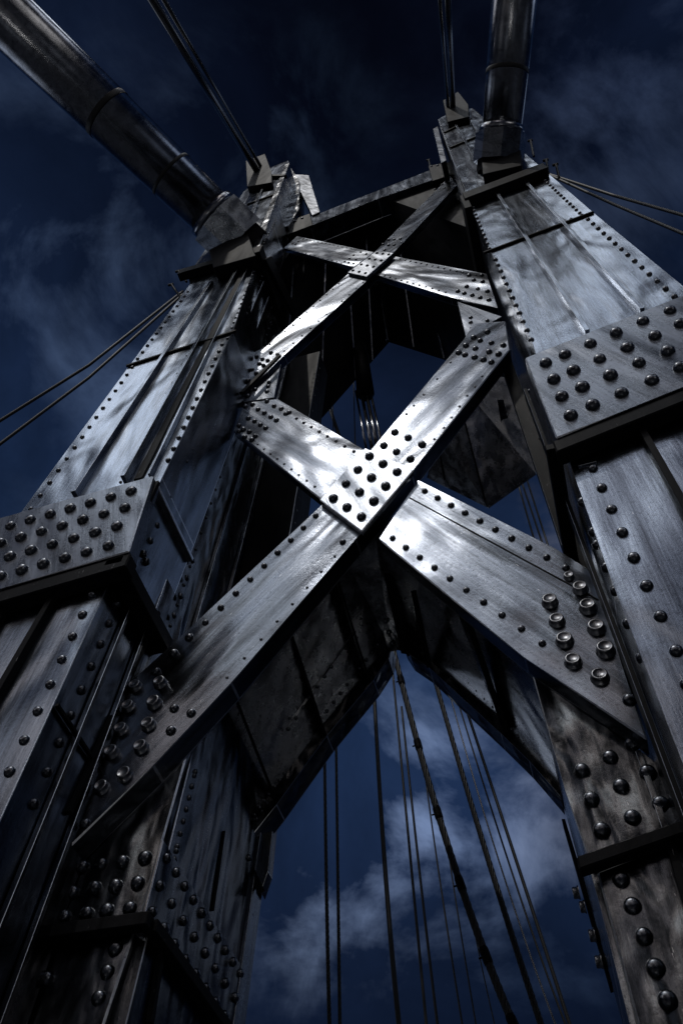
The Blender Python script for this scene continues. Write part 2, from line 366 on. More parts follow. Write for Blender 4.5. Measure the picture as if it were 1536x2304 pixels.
# behind: flange edges of the braces
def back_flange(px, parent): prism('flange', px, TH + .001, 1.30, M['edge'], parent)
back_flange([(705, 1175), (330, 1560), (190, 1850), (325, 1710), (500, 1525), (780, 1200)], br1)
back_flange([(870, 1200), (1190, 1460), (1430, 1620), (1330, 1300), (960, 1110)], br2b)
cov = prism('cover_plate', [(821, 1007), (931, 1056), (813, 1195), (718, 1124)], 1.185, 1.204, M['gusset'], br1, 0.014)
for j in range(4):
    for i in range(3):
        A = P(831, 1027, 1.185).lerp(P(750, 1122, 1.185), j / 3); B = P(893, 1062, 1.185).lerp(P(813, 1163, 1.185), j / 3)
        RIV.append((A.lerp(B, i / 2), NF, 0.0145 * D, br1, 'rivet'))
# lap line
fbar('lap_strip', (921, 1120), (1345, 1350), 0.0035, 0.002, M['edge'], br2b, 1.2148)
rowp((710, 1161), (351, 1510), 12, 1.205, 0.0092, br1)
rowp((753, 1252), (511, 1525), 8, 1.205, 0.004, br1)
riv(T([(1200, 380), (1335, 240), (1455, 120), (1340, 665), (1315, 835), (1470, 700), (655, 1550)], 0, 1400, .293), 1.205, 0.012, br1)
riv([(771, 1220)], 1.205, 0.0092, br1)
riv(T([(1045, 500), (1235, 475), (990, 655), (1190, 630), (935, 830), (1145, 795), (865, 1010), (1090, 970), (965, 1180), (790, 1280)], 0, 1400, .293), 1.205, 0.0165, br1, 'bolt')
q4 = (768, 768, .5)
riv(T([(240, 410), (300, 435), (362, 465), (190, 470), (247, 498), (310, 530)], *q4), 1.205, 0.0135, br1)
riv(T([(292, 328), (325, 290), (370, 240), (490, 95), (417, 440), (460, 390), (495, 343), (530, 293), (565, 245), (600, 205), (632, 158), (430, 170)], *q4), 1.205, 0.0045, br1)
riv(T([(1300, 1145), (1340, 1165), (1410, 1180), (1485, 1195), (1250, 1195), (1310, 1215), (1395, 1235), (1455, 1250), (1385, 1110), (1205, 1240), (1245, 1255), (1305, 1270), (1360, 1285), (1410, 1300)], 600, 350, .358), 1.205, 0.0125, br1)
rowp((667, 942), (796, 1016), 8, 1.225, 0.0062, br2a)
rowp((580, 1000), (708, 1095), 9, 1.225, 0.0045, br2a)
riv(T([(515, 695), (570, 730), (625, 752), (660, 790), (685, 780), (405, 720), (350, 735), (447, 757), (495, 785), (545, 815), (587, 840), (372, 825), (420, 848), (465, 875), (505, 900), (300, 880), (335, 910), (380, 930), (425, 962), (300, 925), (345, 970), (400, 990)], 450, 700, .293), 1.225, 0.011, br2a)
rowp((955, 1105), (1272, 1278), 10, 1.215, 0.0095, br2b)
rowp((883, 1211), (1219, 1448), 10, 1.215, 0.0085, br2b)
riv(T([(590, 655), (640, 790), (695, 930), (755, 1080), (805, 560), (860, 695), (920, 840), (985, 1000), (945, 1190)], 1050, 1150, .3164), 1.215, 0.0175, br2b, 'bolt')
riv(T([(725, 470)], 1050, 1150, .3164), 1.215, 0.012, br2b, 'bolt')
riv(T([(1155, 1345)], 1050, 1150, .3164), 1.215, 0.014, br2b)

# --- upper cross brace ----------------------------------------------------------
ub1 = prism('cross_brace', [(847, 563), (1012, 396), (1027, 416), (883, 570), (822, 634), (640, 798), (602, 836), (545, 886), (560, 800), (600, 778), (781, 618)], 1.215, TH, M['brace1'], tower, 0.01)
ub1['label'] = 'narrow brace of the upper X rising to the right leg'
ub2a = prism('cross_brace', [(668, 531), (840, 567), (795, 601), (639, 558)], 1.232, TH, M['brace2'], tower, 0.01)
ub2a['label'] = 'short upper left arm of the upper X'
ub2b = prism('cross_brace', [(890, 577), (1094, 616), (1119, 692), (1014, 669), (843, 617)], 1.225, TH, M['brace2'], tower, 0.01)
ub2b['label'] = 'lower right arm of the upper X'
prism('cover_plate', [(782, 613), (847, 564), (884, 569), (824, 622)], 1.195, 1.214, M['gusset'], ub1, 0.01)
for j in range(4):
    for i in range(3):
        A = P(794, 609, 1.195).lerp(P(848, 570, 1.195), j / 3); B = P(822, 615, 1.195).lerp(P(874, 573, 1.195), j / 3)
        RIV.append((A.lerp(B, i / 2), NF, 0.009 * D, ub1, 'rivet'))
rowp((776, 627), (608, 776), 12, 1.215, 0.0052, ub1); rowp((817, 636), (640, 790), 11, 1.215, 0.0052, ub1)
rowp((885, 529), (1000, 411), 12, 1.215, 0.0052, ub1); rowp((902, 546), (1017, 424), 12, 1.215, 0.0052, ub1)
riv(T([(730, 560), (765, 565), (800, 563), (765, 532), (800, 530), (838, 525), (740, 595)], 600, 350, .358), 1.215, 0.010, ub1)
riv(T([(1055, 215), (1085, 210), (1115, 205), (1100, 185), (1135, 185), (1165, 180), (1130, 160), (1160, 150)], 600, 350, .358), 1.215, 0.009, ub1)
rowp((674, 536), (790, 560), 14, 1.232, 0.0048, ub2a); rowp((646, 559), (768, 592), 14, 1.232, 0.0048, ub2a)
riv(T([(545, 628), (590, 608), (625, 620), (520, 648), (560, 655), (490, 668), (515, 675), (545, 680), (200, 540), (230, 525), (180, 560), (160, 555)], 600, 350, .358), 1.232, 0.008, ub2a)
rowp((900, 583), (1070, 620), 14, 1.225, 0.0058, ub2b); rowp((853, 618), (1002, 658), 12, 1.225, 0.0058, ub2b)
riv(T([(1300, 785), (1355, 795), (1255, 825), (1325, 840), (1385, 855), (1200, 855), (1240, 868), (1290, 880), (1340, 895), (1395, 910), (1350, 755), (1270, 755)], 600, 350, .358), 1.225, 0.0115, ub2b)
# knee gussets
kg = prism('gusset_plate', [(1028, 678), (1128, 712), (1047, 757)], 1.235, TH, M['gusset'], tower, 0.008)
riv(T([(1280, 1020), (1280, 1050), (1290, 1085), (1385, 1040)], 600, 350, .358), 1.235, 0.010, kg)
kg2 = prism('gusset_plate', [(636, 798), (616, 894), (548, 904), (543, 884)], 1.235, TH, M['gusset'], tower, 0.008)
riv(T([(530, 550), (525, 580), (515, 620), (425, 605), (395, 610), (370, 655)], 450, 700, .293), 1.235, 0.0105, kg2)
riv(T([(545, 320), (595, 335), (435, 350), (480, 370), (520, 380), (455, 405), (487, 418), (400, 450), (430, 478), (370, 535)], 450, 700, .293), 1.213, 0.0105, ub1)
bar('batten', P(630, 803, 1.2), P(545, 888, 1.2), 0.02 * D, 0.012 * D, NF, M['edge'], kg2)

# --- portal soffits --------------------------------------------------------------
def panel(name, pts, mat, parent, th=0.02):
    """inclined plate; pts = (px, py, y) front to back"""
    v = [P(a, b, c) for a, b, c in pts]
    n = Vector((0, 0, 0))
    for i in range(len(v)):
        a, b = v[i], v[(i + 1) % len(v)]
        n += a.cross(b)
    n.normalize()
    if n.z < 0: n = -n
    bm = bmesh.new(); solid(bm, v, [q + n * th * D for q in v]); bmesh.ops.triangulate(bm, faces=[f for f in bm.faces if len(f.verts) > 4])
    return mk(name, bm, mat, parent)
def pbar(name, a, b, w, d, mat, parent):
    A, B = P(*a), P(*b)
    nrm = (CAM - (A + B) / 2).normalized()
    return bar(name, A, B, w * D, d * D, nrm, mat, parent)
# lower portal
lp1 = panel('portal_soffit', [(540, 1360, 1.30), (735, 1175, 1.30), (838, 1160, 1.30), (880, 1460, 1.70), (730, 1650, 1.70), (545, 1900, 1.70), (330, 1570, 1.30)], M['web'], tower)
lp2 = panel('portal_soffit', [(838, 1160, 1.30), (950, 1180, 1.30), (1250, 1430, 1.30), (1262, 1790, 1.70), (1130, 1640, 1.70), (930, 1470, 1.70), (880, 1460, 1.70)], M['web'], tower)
lp1['label'] = 'left soffit of the lower portal'; lp2['label'] = 'right soffit of the lower portal'
for a, b in (((640, 1380, 1.42), (730, 1648, 1.695)), ((755, 1290, 1.42), (828, 1525, 1.695)), ((530, 1570, 1.42), (618, 1795, 1.695)), ((435, 1690, 1.42), (552, 1888, 1.695))):
    pbar('stiffener', a, b, 0.008, 0.035, M['edge'], lp1)
for a, b in (((1045, 1375, 1.42), (1138, 1645, 1.695)), ((930, 1330, 1.42), (965, 1500, 1.695))):
    pbar('stiffener', a, b, 0.016, 0.045, M['edge'], lp2)
# bottom chords of the portal, at its far side
def chord(px, parent, mat=M['low']):
    return prism('chord', px, 1.68, 1.75, mat, parent, 0.01)
chord([(880, 1448), (835, 1503), (727, 1628), (615, 1765), (543, 1872), (547, 1905), (622, 1810), (735, 1655), (840, 1530), (874, 1480)], lp1)
chord([(905, 1448), (975, 1485), (1132, 1628), (1258, 1765), (1262, 1795), (1190, 1712), (1126, 1650), (965, 1502), (922, 1474)], lp2)
rowp((553, 1880), (612, 1790), 6, 1.68, 0.006, lp1)
prism('knee_plate', [(545, 1895), (620, 1802), (603, 1960), (586, 2008)], 1.735, 1.77, M['side'], lp1, 0.006)
pbar('stiffener', (520, 1858, 1.70), (588, 2008, 1.72), 0.018, 0.02, M['edge'], lp1)
for a, b, pr_ in (((470, 1500, 1.40), (735, 1500, 1.61), lp1), ((600, 1700, 1.62), (800, 1420, 1.58), lp1)):
    pbar('lap_strip', a, b, 0.006, 0.006, M['low'], pr_)
def rowpar(A, B, n, r_, owner):
    a, b = P(*A), P(*B)
    for i in range(n):
        c = a.lerp(b, i / (n - 1)); RIV.append((c, (CAM - c).normalized(), r_ * D, owner, 'rivet'))
rowpar((648, 1640, 1.60), (745, 1500, 1.59), 7, 0.006, lp1)
rowpar((735, 1600, 1.64), (850, 1450, 1.66), 9, 0.006, lp1)
rowpar((560, 1850, 1.67), (640, 1740, 1.665), 8, 0.006, lp1)
rowpar((975, 1455, 1.64), (1110, 1590, 1.665), 9, 0.006, lp2)
rowpar((1150, 1640, 1.665), (1235, 1720, 1.68), 6, 0.006, lp2)
# ridge straps of the lower portal
def strap(px, y, mat, parent, th=.01): return prism('ridge_strap', px, y, y + th, mat, parent, 0.006)
panel('ridge_strap', [(838, 1290, 1.50), (862, 1290, 1.50), (898, 1462, 1.69), (872, 1468, 1.69)], M['low'], lp1, 0.008)
panel('ridge_strap', [(880, 1290, 1.48), (892, 1290, 1.48), (932, 1468, 1.69), (916, 1478, 1.69)], M['edge'], lp2, 0.03)
panel('ridge_strap', [(862, 1290, 1.46), (874, 1290, 1.46), (914, 1472, 1.67), (902, 1470, 1.67)], M['edge'], lp2, 0.05)
for i in range(6):
    c = P(846 + i * 7.2, 1322 + i * 25, 1.53 + i * .027)
    RIV.append((c, (CAM - c).normalized(), 0.008 * D, lp1, 'rivet'))
# upper portal
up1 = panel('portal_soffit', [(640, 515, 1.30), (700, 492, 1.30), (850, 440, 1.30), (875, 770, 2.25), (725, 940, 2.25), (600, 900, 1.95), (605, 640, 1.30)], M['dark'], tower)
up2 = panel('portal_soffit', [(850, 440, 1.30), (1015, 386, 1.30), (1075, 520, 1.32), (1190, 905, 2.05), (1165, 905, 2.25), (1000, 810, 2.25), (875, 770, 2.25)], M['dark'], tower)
up1['label'] = 'left soffit of the upper portal'; up2['label'] = 'right soffit of the upper portal'
for a, b in (((775, 480, 1.33), (800, 850, 2.22)), ((735, 500, 1.33), (722, 925, 2.22)), ((820, 465, 1.33), (838, 810, 2.22)), ((690, 520, 1.34), (655, 920, 2.15)), ((660, 600, 1.37), (640, 900, 2.0)), ((850, 640, 1.8), (872, 765, 2.22))):
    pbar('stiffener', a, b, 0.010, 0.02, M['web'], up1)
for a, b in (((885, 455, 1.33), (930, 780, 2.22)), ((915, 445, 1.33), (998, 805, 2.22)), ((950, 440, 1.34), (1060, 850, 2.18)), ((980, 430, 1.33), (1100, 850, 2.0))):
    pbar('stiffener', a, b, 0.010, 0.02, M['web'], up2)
panel('ridge_strap', [(838, 640, 1.72), (850, 640, 1.72), (868, 770, 2.22), (858, 768, 2.22)], M['low'], up1, 0.01)
# right knee mass between the two X braces
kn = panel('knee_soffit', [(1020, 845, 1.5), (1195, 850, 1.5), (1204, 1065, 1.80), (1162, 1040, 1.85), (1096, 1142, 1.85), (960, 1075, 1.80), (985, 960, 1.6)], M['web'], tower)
panel('knee_strap', [(1118, 900, 1.55), (1132, 900, 1.55), (1160, 1035, 1.83), (1140, 1040, 1.83)], M['low'], kn, 0.006)
for a, b in (((1040, 930, 1.57), (1090, 1125, 1.82)), ((985, 1000, 1.62), (1000, 1080, 1.78))):
    pbar('stiffener', a, b, 0.008, 0.012, M['edge'], kn)
# --- top beam --------------------------------------------------------------------
tb = prism('top_beam', [(640, 512), (722, 479), (966, 383), (1016, 366), (1018, 386), (970, 405), (850, 447), (698, 508), (645, 532)], 1.255, 1.40, M['face'], tower)
prism('end_cap', [(643, 500), (697, 480), (703, 506), (645, 528)], 1.235, 1.254, M['edge'], tb)
prism('end_cap', [(963, 373), (1012, 364), (1018, 392), (972, 407)], 1.235, 1.254, M['edge'], tb)
rowp((705, 503), (960, 405), 16, 1.255, 0.006, tb)
riv([(970, 375), (984, 373), (998, 370), (665, 498), (680, 492)], 1.235, 0.011, tb)
# --- crowns ------------------------------------------------------------------------
prism('crown_plate', [(660, 392), (694, 394), (719, 476), (702, 484), (676, 430)], 1.24, 1.32, M['gusset'], legL, 0.008)
prism('crown_plate', [(650, 372), (672, 404), (672, 470), (648, 508), (618, 516), (640, 440)], 1.20, 1.36, M['side'], legL, 0.008)
prism('crown_plate', [(974, 290), (984, 284), (1003, 360), (992, 366)], 1.06, 1.2, M['gusset'], legR, 0.008)
fbar('rib', (600, 412), (560, 500), 0.012, 0.02, M['face'], legL); fbar('rib', (588, 440), (545, 560), 0.012, 0.02, M['face'], legL)
fbar('seam', (556, 462), (622, 438), 0.02, 0.012, M['edge'], legL); fbar('seam', (600, 402), (643, 402), 0.03, 0.03, M['edge'], legL)
fbar('corner_angle', (576, 572), (648, 372), 0.04, 0.02, M['side'], legL); 
rowp((572, 560), (640, 372), 26, 0.995, 0.006, legL); rowp((580, 572), (620, 500), 14, 0.98, 0.006, legL)
fbar('seam', (1000, 300), (1060, 270), 0.02, 0.012, M['edge'], legR); fbar('seam', (1012, 335), (1075, 308), 0.02, 0.012, M['edge'], legR)
fbar('rib', (1020, 275), (1082, 385), 0.014, 0.02, M['face'], legR); fbar('rib', (1060, 275), (1090, 330), 0.014, 0.02, M['face'], legR)
rowp((992, 285), (1028, 372), 24, 1.0, 0.006, legR); rowp((1072, 253), (1088, 268), 5, 1.0, 0.006, legR)
rowx((1035, 400), (1050, 440), 12, 0.226, 0.006, legR, NXM)
# corner bracket hanging on the left leg's inner side, under the collar
slab('side_bracket', [PX(x, y, -0.925) for x, y in [(590, 585), (604, 578), (662, 700), (655, 712)]], Vector((0.02 * D, 0, 0)), M['edge'], legL)
# saddles holding the cables
def oct_block(name, c0, c1, r, mat, parent):
    return tube(name, [c0, c1], r, M['gusset'] if name == 'cable_socket' else mat, parent, 8, False)
# lightning rods
def rod(A, B, y, parent):
    bm = bmesh.new(); a, b = P(*A, y), P(*B, y)
    add_tube(bm, [b, a], [0.007 * D] * 2, 8); add_tube(bm, [a - Vector((.02 * D, 0, 0)), a + Vector((.012 * D, 0, 0))], [0.008 * D] * 2, 6)
    mk('lightning_rod', bm, M['edge'], parent)
for A, B in (((1193, 316), (1200, 352)), ((1228, 360), (1233, 392)), ((1250, 370), (1257, 400))): rod(A, B, 1.03, legR)
for A, B in (((386, 640), (408, 672)), ((402, 610), (420, 634))): rod(A, B, 1.03, legL)
rod((964, 360), (968, 380), 1.26, tb)

# ================================================================== main cables
def cable_seg(A, ya, B, ratio, wpx):
    """axis from the saddle at pixel A on plane ya to B, nearer by ratio; returns points and radius"""
    a = P(*A, ya); za = project(a)[2]
    b = PD(B[0], B[1], za / ratio / D)
    return a, b, wpx / 2 * za / F_PX
def main_cable(A, ya, B, ratio, wpx, flare, bands, label, leg, sock):
    a, b, r = cable_seg(A, ya, B, ratio, wpx)
    t = empty('main_cable', a, label, 'cable', 'thick sheathed cables landing on the tower legs')
    d = (b - a).normalized()
    L_ = (b - a).length; rr_ = lambda s: r * (1 + (flare - 1) * s)
    tube('sheath', [a, b, b + d * 1.0], [r, rr_(1), rr_(1 + 1.0 / L_)], M['cable'], t, 48)
    for (s, w) in bands:
        c = a.lerp(b, s); tube('band', [c - d * w, c - d * w * .8, c + d * w * .8, c + d * w], [rr_(s) * q for q in (1.0, 1.012, 1.012, 1.0)], M['rope'], t, 48)
        tube('band_edge', [c - d * w * 1.15, c - d * w], rr_(s) * 1.022, M['edge'], t, 48)
    # socket: ring, octagonal housing, cheek plates (part of the leg)
    tube('socket_ring', [a + d * (0.62 * r), a + d * (0.95 * r)], r * 1.16, M['cable'], leg, 32)
    s = oct_block('cable_socket', a - d * (0.8 * r), a + d * (0.62 * r), r * 1.32, M['side'], leg)
    s2 = oct_block('socket_base', a - d * (1.3 * r), a - d * (0.7 * r), r * 1.1, M['edge'], leg)
    return a, d, r
main_cable((512, 515), 0.90, (20, 42), 1.06, 107, 1.2, [(0.27, .05), (0.565, .09)], 'thick polished steel cable slanting up to the top left corner', legL, None)
main_cable((1124, 330), 0.90, (1157, -10), 1.03, 86, 1.16, [(0.50, .06)], 'thick polished steel cable rising from the right leg past the top edge', legR, None)
# saddle beds
prism('saddle_bed', [(470, 562), (555, 520), (575, 575), (480, 602)], 0.93, 0.999, M['edge'], legL)
prism('saddle_bed', [(1082, 345), (1170, 330), (1172, 372), (1085, 392)], 0.93, 0.999, M['edge'], legR)
prism('saddle_block', [(553, 362), (596, 346), (610, 386), (612, 410), (556, 420)], 0.95, 0.999, M['edge'], legL)
prism('saddle_block', [(996, 226), (1030, 206), (1052, 235), (1054, 262), (1006, 274)], 0.95, 0.999, M['edge'], legR)
for A, B, w0, ratio, lab in (((578, 384), (336, -12), 15, 1.35, 'thicker rod of the pair running up from the left leg crown'),
                             ((586, 374), (362, -12), 8, 1.35, 'thinner rod of the pair running up from the left leg crown'),
                             ((1018, 240), (1006, -12), 13, 1.25, 'thicker rod of the pair rising from the right leg crown'),
                             ((1007, 240), (988, -12), 8, 1.25, 'thinner rod of the pair rising from the right leg crown')):
    a, b, r = cable_seg(A, 0.95, B, ratio, w0)
    o = tube('stay_rod', [a, b + (b - a).normalized() * 3], r, M['rod'], None, 16)
    o['label'] = lab; o['category'] = 'stay rod'; o['group'] = 'paired rods on the leg crowns'
# guy wires
def guy(pts, y, wpx, label):
    v = [P(a, b, yy) for a, b, yy in pts]
    r = wpx / 2 * project(v[len(v) // 2])[2] / F_PX
    v.append(v[-1] + (v[-1] - v[-2]) * 4)
    o = tube('guy_wire', v, r, M['rope'], None, 10); o['label'] = label; o['category'] = 'wire'; o['group'] = 'wires leaving the sides of the tower'
guy([(412, 655, 1.12), (200, 822, 1.12), (-30, 966, 1.12)], 1, 7, 'upper wire running from the left leg to the left edge')
guy([(412, 662, 1.12), (200, 850, 1.12), (-30, 1022, 1.12)], 1, 7, 'lower wire running from the left leg to the left edge')
guy([(1222, 388, 1.12), (1380, 440, 1.12), (1570, 494, 1.12)], 1, 7, 'upper wire running from the right leg to the right edge')
guy([(1222, 388, 1.12), (1380, 460, 1.12), (1570, 540, 1.12)], 1, 7, 'lower wire running from the right leg to the right edge')

# ================================================================== hanging ropes beyond the tower
def rope(pts, y, wpx, label, group, strands=0, clamps=0, mat=M['rope']):
    v = [P(a, b, y) for a, b in pts]
    # smooth the path
    path = []
    for i in range(25):
        t = i / 24 * (1.2 if len(v) == 3 else 1.0)
        if len(v) == 3:
            path.append(v[0] * (2 * (t - .5) * (t - 1)) + v[1] * (-4 * t * (t - 1)) + v[2] * (2 * t * (t - .5)))
        else: path.append(v[0].lerp(v[-1], t))
    r = wpx / 2 * project(v[0])[2] / F_PX * 0.8
    bm = bmesh.new()
    if strands:
        L_ = sum((path[i + 1] - path[i]).length for i in range(24)); turns = L_ / (r * 16)
        n = int(turns * 8)
        for s in range(strands):
            q = []
            for i in range(n + 1):
                t = i / n * 24; k = min(int(t), 23); c = path[k].lerp(path[k + 1], t - k)
                d = (path[k + 1] - path[k]).normalized(); u = d.cross(Vector((0, 1, 0))).normalized(); w = d.cross(u)
                a = 2 * math.pi * (i / 8 + s / strands)
                q.append(c + (u * math.cos(a) + w * math.sin(a)) * r * .6)
            add_tube(bm, q, [r * .40] * len(q), 6)
        add_tube(bm, path, [r * .62] * 25, 8)
    else: add_tube(bm, path, [r] * 25, 10)
    if clamps:
        t_ = empty('hanger_rope', path[0], label, 'rope', group)
        mk('strands', bm, mat, t_, True)
        for i in range(clamps):
            t = (i + .6) / clamps * 24; k = min(int(t), 23); c = path[k].lerp(path[k + 1], t - k); d = (path[k + 1] - path[k]).normalized()
            b2 = bmesh.new(); add_tube(b2, [c - d * r * 2, c - d * r * 1.4, c + d * r * 1.4, c + d * r * 2], [r * 1.02, r * 1.14, r * 1.14, r * 1.02], 12)
            u = d.cross(Vector((0, 1, 0))).normalized(); add_tube(b2, [c, c - u * r * 1.8], [r * .25] * 2, 6)
            mk('clamp', b2, M['edge'], t_)
    else:
        o = mk('hanger_rope', bm, mat, None, True); o['label'] = label; o['category'] = 'rope'; o['group'] = group
GRP = 'ropes hanging in the opening between the legs'
rope([(729, 1600), (734, 1980), (742, 2340)], 2.2, 9, 'twisted rope nearest the left leg in the lower opening', GRP, 5)
rope([(755, 1600), (760, 1980), (765, 2340)], 2.2, 8, 'twisted rope second from the left leg in the lower opening', GRP, 5)
rope([(838, 1490), (862, 1900), (901, 2340)], 2.2, 10, 'straight dark cable in the middle left of the opening', GRP)
rope([(882, 1450), (1000, 1880), (1170, 2340)], 2.0, 16, 'thickest clamped cable curving down from the portal ridge', GRP, 6, 7)
rope([(958, 1460), (1075, 1860), (1228, 2340)], 2.05, 13, 'thick twisted cable right of the clamped one', GRP, 6)
rope([(882, 1500), (918, 1880), (962, 2340)], 2.4, 6, 'thin cable just left of the clamped one', GRP)
rope([(903, 1590), (942, 1950), (988, 2340)], 2.5, 6, 'thin cable starting behind the clamped one', GRP)
rope([(958, 1760), (992, 2000), (1045, 2340)], 2.6, 4.5, 'fine wire between the clamped and twisted cables, left', GRP)
rope([(1000, 1860), (1030, 2060), (1076, 2340)], 2.6, 4, 'fine wire between the clamped and twisted cables, middle', GRP)
rope([(1050, 2010), (1080, 2160), (1120, 2340)], 2.6, 3.5, 'short fine wire low between the clamped and twisted cables', GRP)
rope([(1000, 1520), (1110, 1900), (1262, 2340)], 2.5, 4, 'fine bright wire just right of the twisted cable', GRP, mat=M['rod'])
rope([(1018, 1540), (1150, 1960), (1285, 2340)], 2.5, 4.5, 'fine wire second right of the twisted cable', GRP)
rope([(1035, 1555), (1165, 1950), (1292, 2340)], 2.4, 8, 'rope nearest the right leg in the lower opening', GRP)
for i, (a, b) in enumerate((((1148, 1030), (1214, 1260)), ((1160, 1046), (1232, 1260)), ((1172, 1040), (1252, 1290)))):
    rope([a, b], 2.3, 5, ['left', 'middle', 'right'][i] + ' of three thin ropes in the small gap by the right leg', 'ropes in the small gap by the right leg')
prism('x', [(0, 0), (1, 0), (1, 1)], 2, 2.1, M['edge'], tower) if False else None
# far cable socket seen through the diamond opening
fs = empty('cable_anchor', P(808, 840, 2.1), 'dark cone socket with bright rods hanging behind the diamond opening', 'cable anchor')
v0, v1 = P(812, 800, 2.1), P(822, 885, 2.1)
rr = 20 * project(v1)[2] / F_PX
tube('cone', [P(806, 780, 2.1), v0, v1], [rr * .9, rr * .9, rr], M['edge'], fs, 20)
for dx, w in ((-20, 5), (-8, 8), (3, 9), (13, 6)):
    a, b = P(820 + dx, 880, 2.1), P(852 + dx * 1.15, 1040, 2.1)
    tube('rod', [a, b], w / 2 * project(a)[2] / F_PX, M['cable'], fs, 12)
for i, (A, B) in enumerate((((735, 900), (790, 1060)), ((748, 900), (752, 1060)), ((795, 850), (800, 1050)))):
    rope([A, B], 2.3, [10, 3, 3][i], ['thick dark rope at the lower left of the diamond opening', 'fine wire at the left of the diamond opening', 'fine wire beside the cone socket'][i], 'ropes seen through the diamond opening')

# ================================================================== rivets into objects
info = []
for k, (c, n, r, own, kind) in enumerate(RIV):
    q = project(c)
    size = r / q[2] * F_PX if q else 0
    vis = q and -10 < q[0] < 1546 and -10 < q[1] < 2314
    info.append((size if vis else 0, k))
big = set(k for s, k in sorted(info, reverse=True)[:118] if s > 0)
big |= set(k for k, t in enumerate(RIV) if t[4] == 'bolt')
rest = bmesh.new(); shared = {}
# rivets are limited to the hundred largest as single parts
nr = 0
order = [k for s, k in sorted(info, reverse=True)]
single = []
for k in order:
    if RIV[k][4] == 'bolt': single.append(k)
    elif k in big and nr < 98: single.append(k); nr += 1
single = set(single)
for k, (c, n, r, own, kind) in enumerate(RIV):
    qt = n.to_track_quat('Z', 'Y') @ Quaternion((0, 0, 1), random.random() * 6.28)
    r2 = r * random.uniform(0.94, 1.05)
    if k in single:
        key = (kind, round(r, 4))
        if key not in shared:
            bm = bmesh.new(); head(bm, kind, r, Matrix.Identity(4), 20)
            me = bpy.data.meshes.new(kind); bmesh.ops.recalc_face_normals(bm, faces=bm.faces[:]); bm.to_mesh(me); bm.free(); me.materials.append(M['bolt' if kind == 'bolt' else 'rivet']); shared[key] = me
        o = bpy.data.objects.new(kind, shared[key]); C.objects.link(o)
        o.parent = own; o.location = c - WL[own.name]; o.rotation_mode = 'QUATERNION'; o.rotation_quaternion = qt
        s = r2 / r; o.scale = (s, s, s * random.uniform(.92, 1.08))
    else:
        head(rest, kind, r2, Matrix.Translation(c) @ qt.to_matrix().to_4x4(), 10)
o = mk('small_rivets', rest, M['rivet'], tower); o['kind'] = 'stuff'

# ================================================================== ground
m, nt = new_mat('dark_asphalt'); out = nd(nt, 'ShaderNodeOutputMaterial'); b = nd(nt, 'ShaderNodeBsdfPrincipled', Roughness=0.5)
n = nd(nt, 'ShaderNodeTexNoise', Scale=3.0, Detail=6.0); cr = ramp(nt, n.outputs[0], [(0.3, (0.045, 0.048, 0.055, 1)), (0.7, (0.11, 0.115, 0.125, 1))], nt.links.new)
nt.links.new(cr.outputs[0], b.inputs['Base Color'])
cr2 = ramp(nt, n.outputs[0], [(0.40, g(0.12)), (0.55, g(0.55))], nt.links.new); nt.links.new(cr2.outputs[0], b.inputs['Roughness']); nt.links.new(b.outputs[0], out.inputs[0])
bm = bmesh.new(); bmesh.ops.create_grid(bm, x_segments=2, y_segments=2, size=3000)
o = mk('ground', bm, m); o['kind'] = 'structure'; o['label'] = 'dark asphalt ground at the foot of the tower'; o.location = (0, 0, 0)

# ================================================================== sky and sun
SUN = Vector((-0.13, -0.54, 1.0)).normalized()
w = bpy.data.worlds.new('World'); bpy.context.scene.world = w; w.use_nodes = True
nt = w.node_tree; nt.nodes.clear(); L = nt.links.new
out = nd(nt, 'ShaderNodeOutputWorld'); bg = nd(nt, 'ShaderNodeBackground'); L(bg.outputs[0], out.inputs[0])
tc = nd(nt, 'ShaderNodeTexCoord'); gen = tc.outputs['Generated']
sep = nd(nt, 'ShaderNodeSeparateXYZ'); L(gen, sep.inputs[0])
grad = ramp(nt, sep.outputs[2], [(0.0, (0.0030, 0.0055, 0.014, 1)), (0.40, (0.0036, 0.0074, 0.021, 1)), (0.52, (0.0065, 0.0138, 0.038, 1)), (0.66, (0.0108, 0.024, 0.065, 1)), (0.76, (0.0110, 0.0245, 0.066, 1)), (0.88, (0.0065, 0.0135, 0.037, 1)), (0.965, (0.0030, 0.0058, 0.0165, 1)), (1.0, (0.0016, 0.0026, 0.0075, 1))], L)
# cloud cover: project directions onto a cloud layer
zc = nd(nt, 'ShaderNodeMath', operation='MAXIMUM'); L(sep.outputs[2], zc.inputs[0]); zc.inputs[1].default_value = 0.12
dv = nd(nt, 'ShaderNodeVectorMath', operation='SCALE'); L(gen, dv.inputs[0])
inv = nd(nt, 'ShaderNodeMath', operation='DIVIDE'); inv.inputs[0].default_value = 1.0; L(zc.outputs[0], inv.inputs[1]); L(inv.outputs[0], dv.inputs['Scale'])
nz = nd(nt, 'ShaderNodeTexNoise', Scale=3.2, Detail=9.0, Roughness=0.55, Distortion=0.25); L(dv.outputs[0], nz.inputs['Vector'])
nz2 = nd(nt, 'ShaderNodeTexNoise', Scale=5.5, Detail=10.0, Roughness=0.60, Distortion=0.5); L(gen, nz2.inputs['Vector'])
mixn = nd(nt, 'ShaderNodeMath', operation='ADD'); L(nz.outputs[0], mixn.inputs[0]); L(nz2.outputs[0], mixn.inputs[1])
cov_ = ramp(nt, mixn.outputs[0], [(0.42, g(0)), (0.62, g(1))], L)
half = nd(nt, 'ShaderNodeMath', operation='MULTIPLY'); L(mixn.outputs[0], half.inputs[0]); half.inputs[1].default_value = 0.5
nt.links.new(half.outputs[0], cov_.inputs[0])
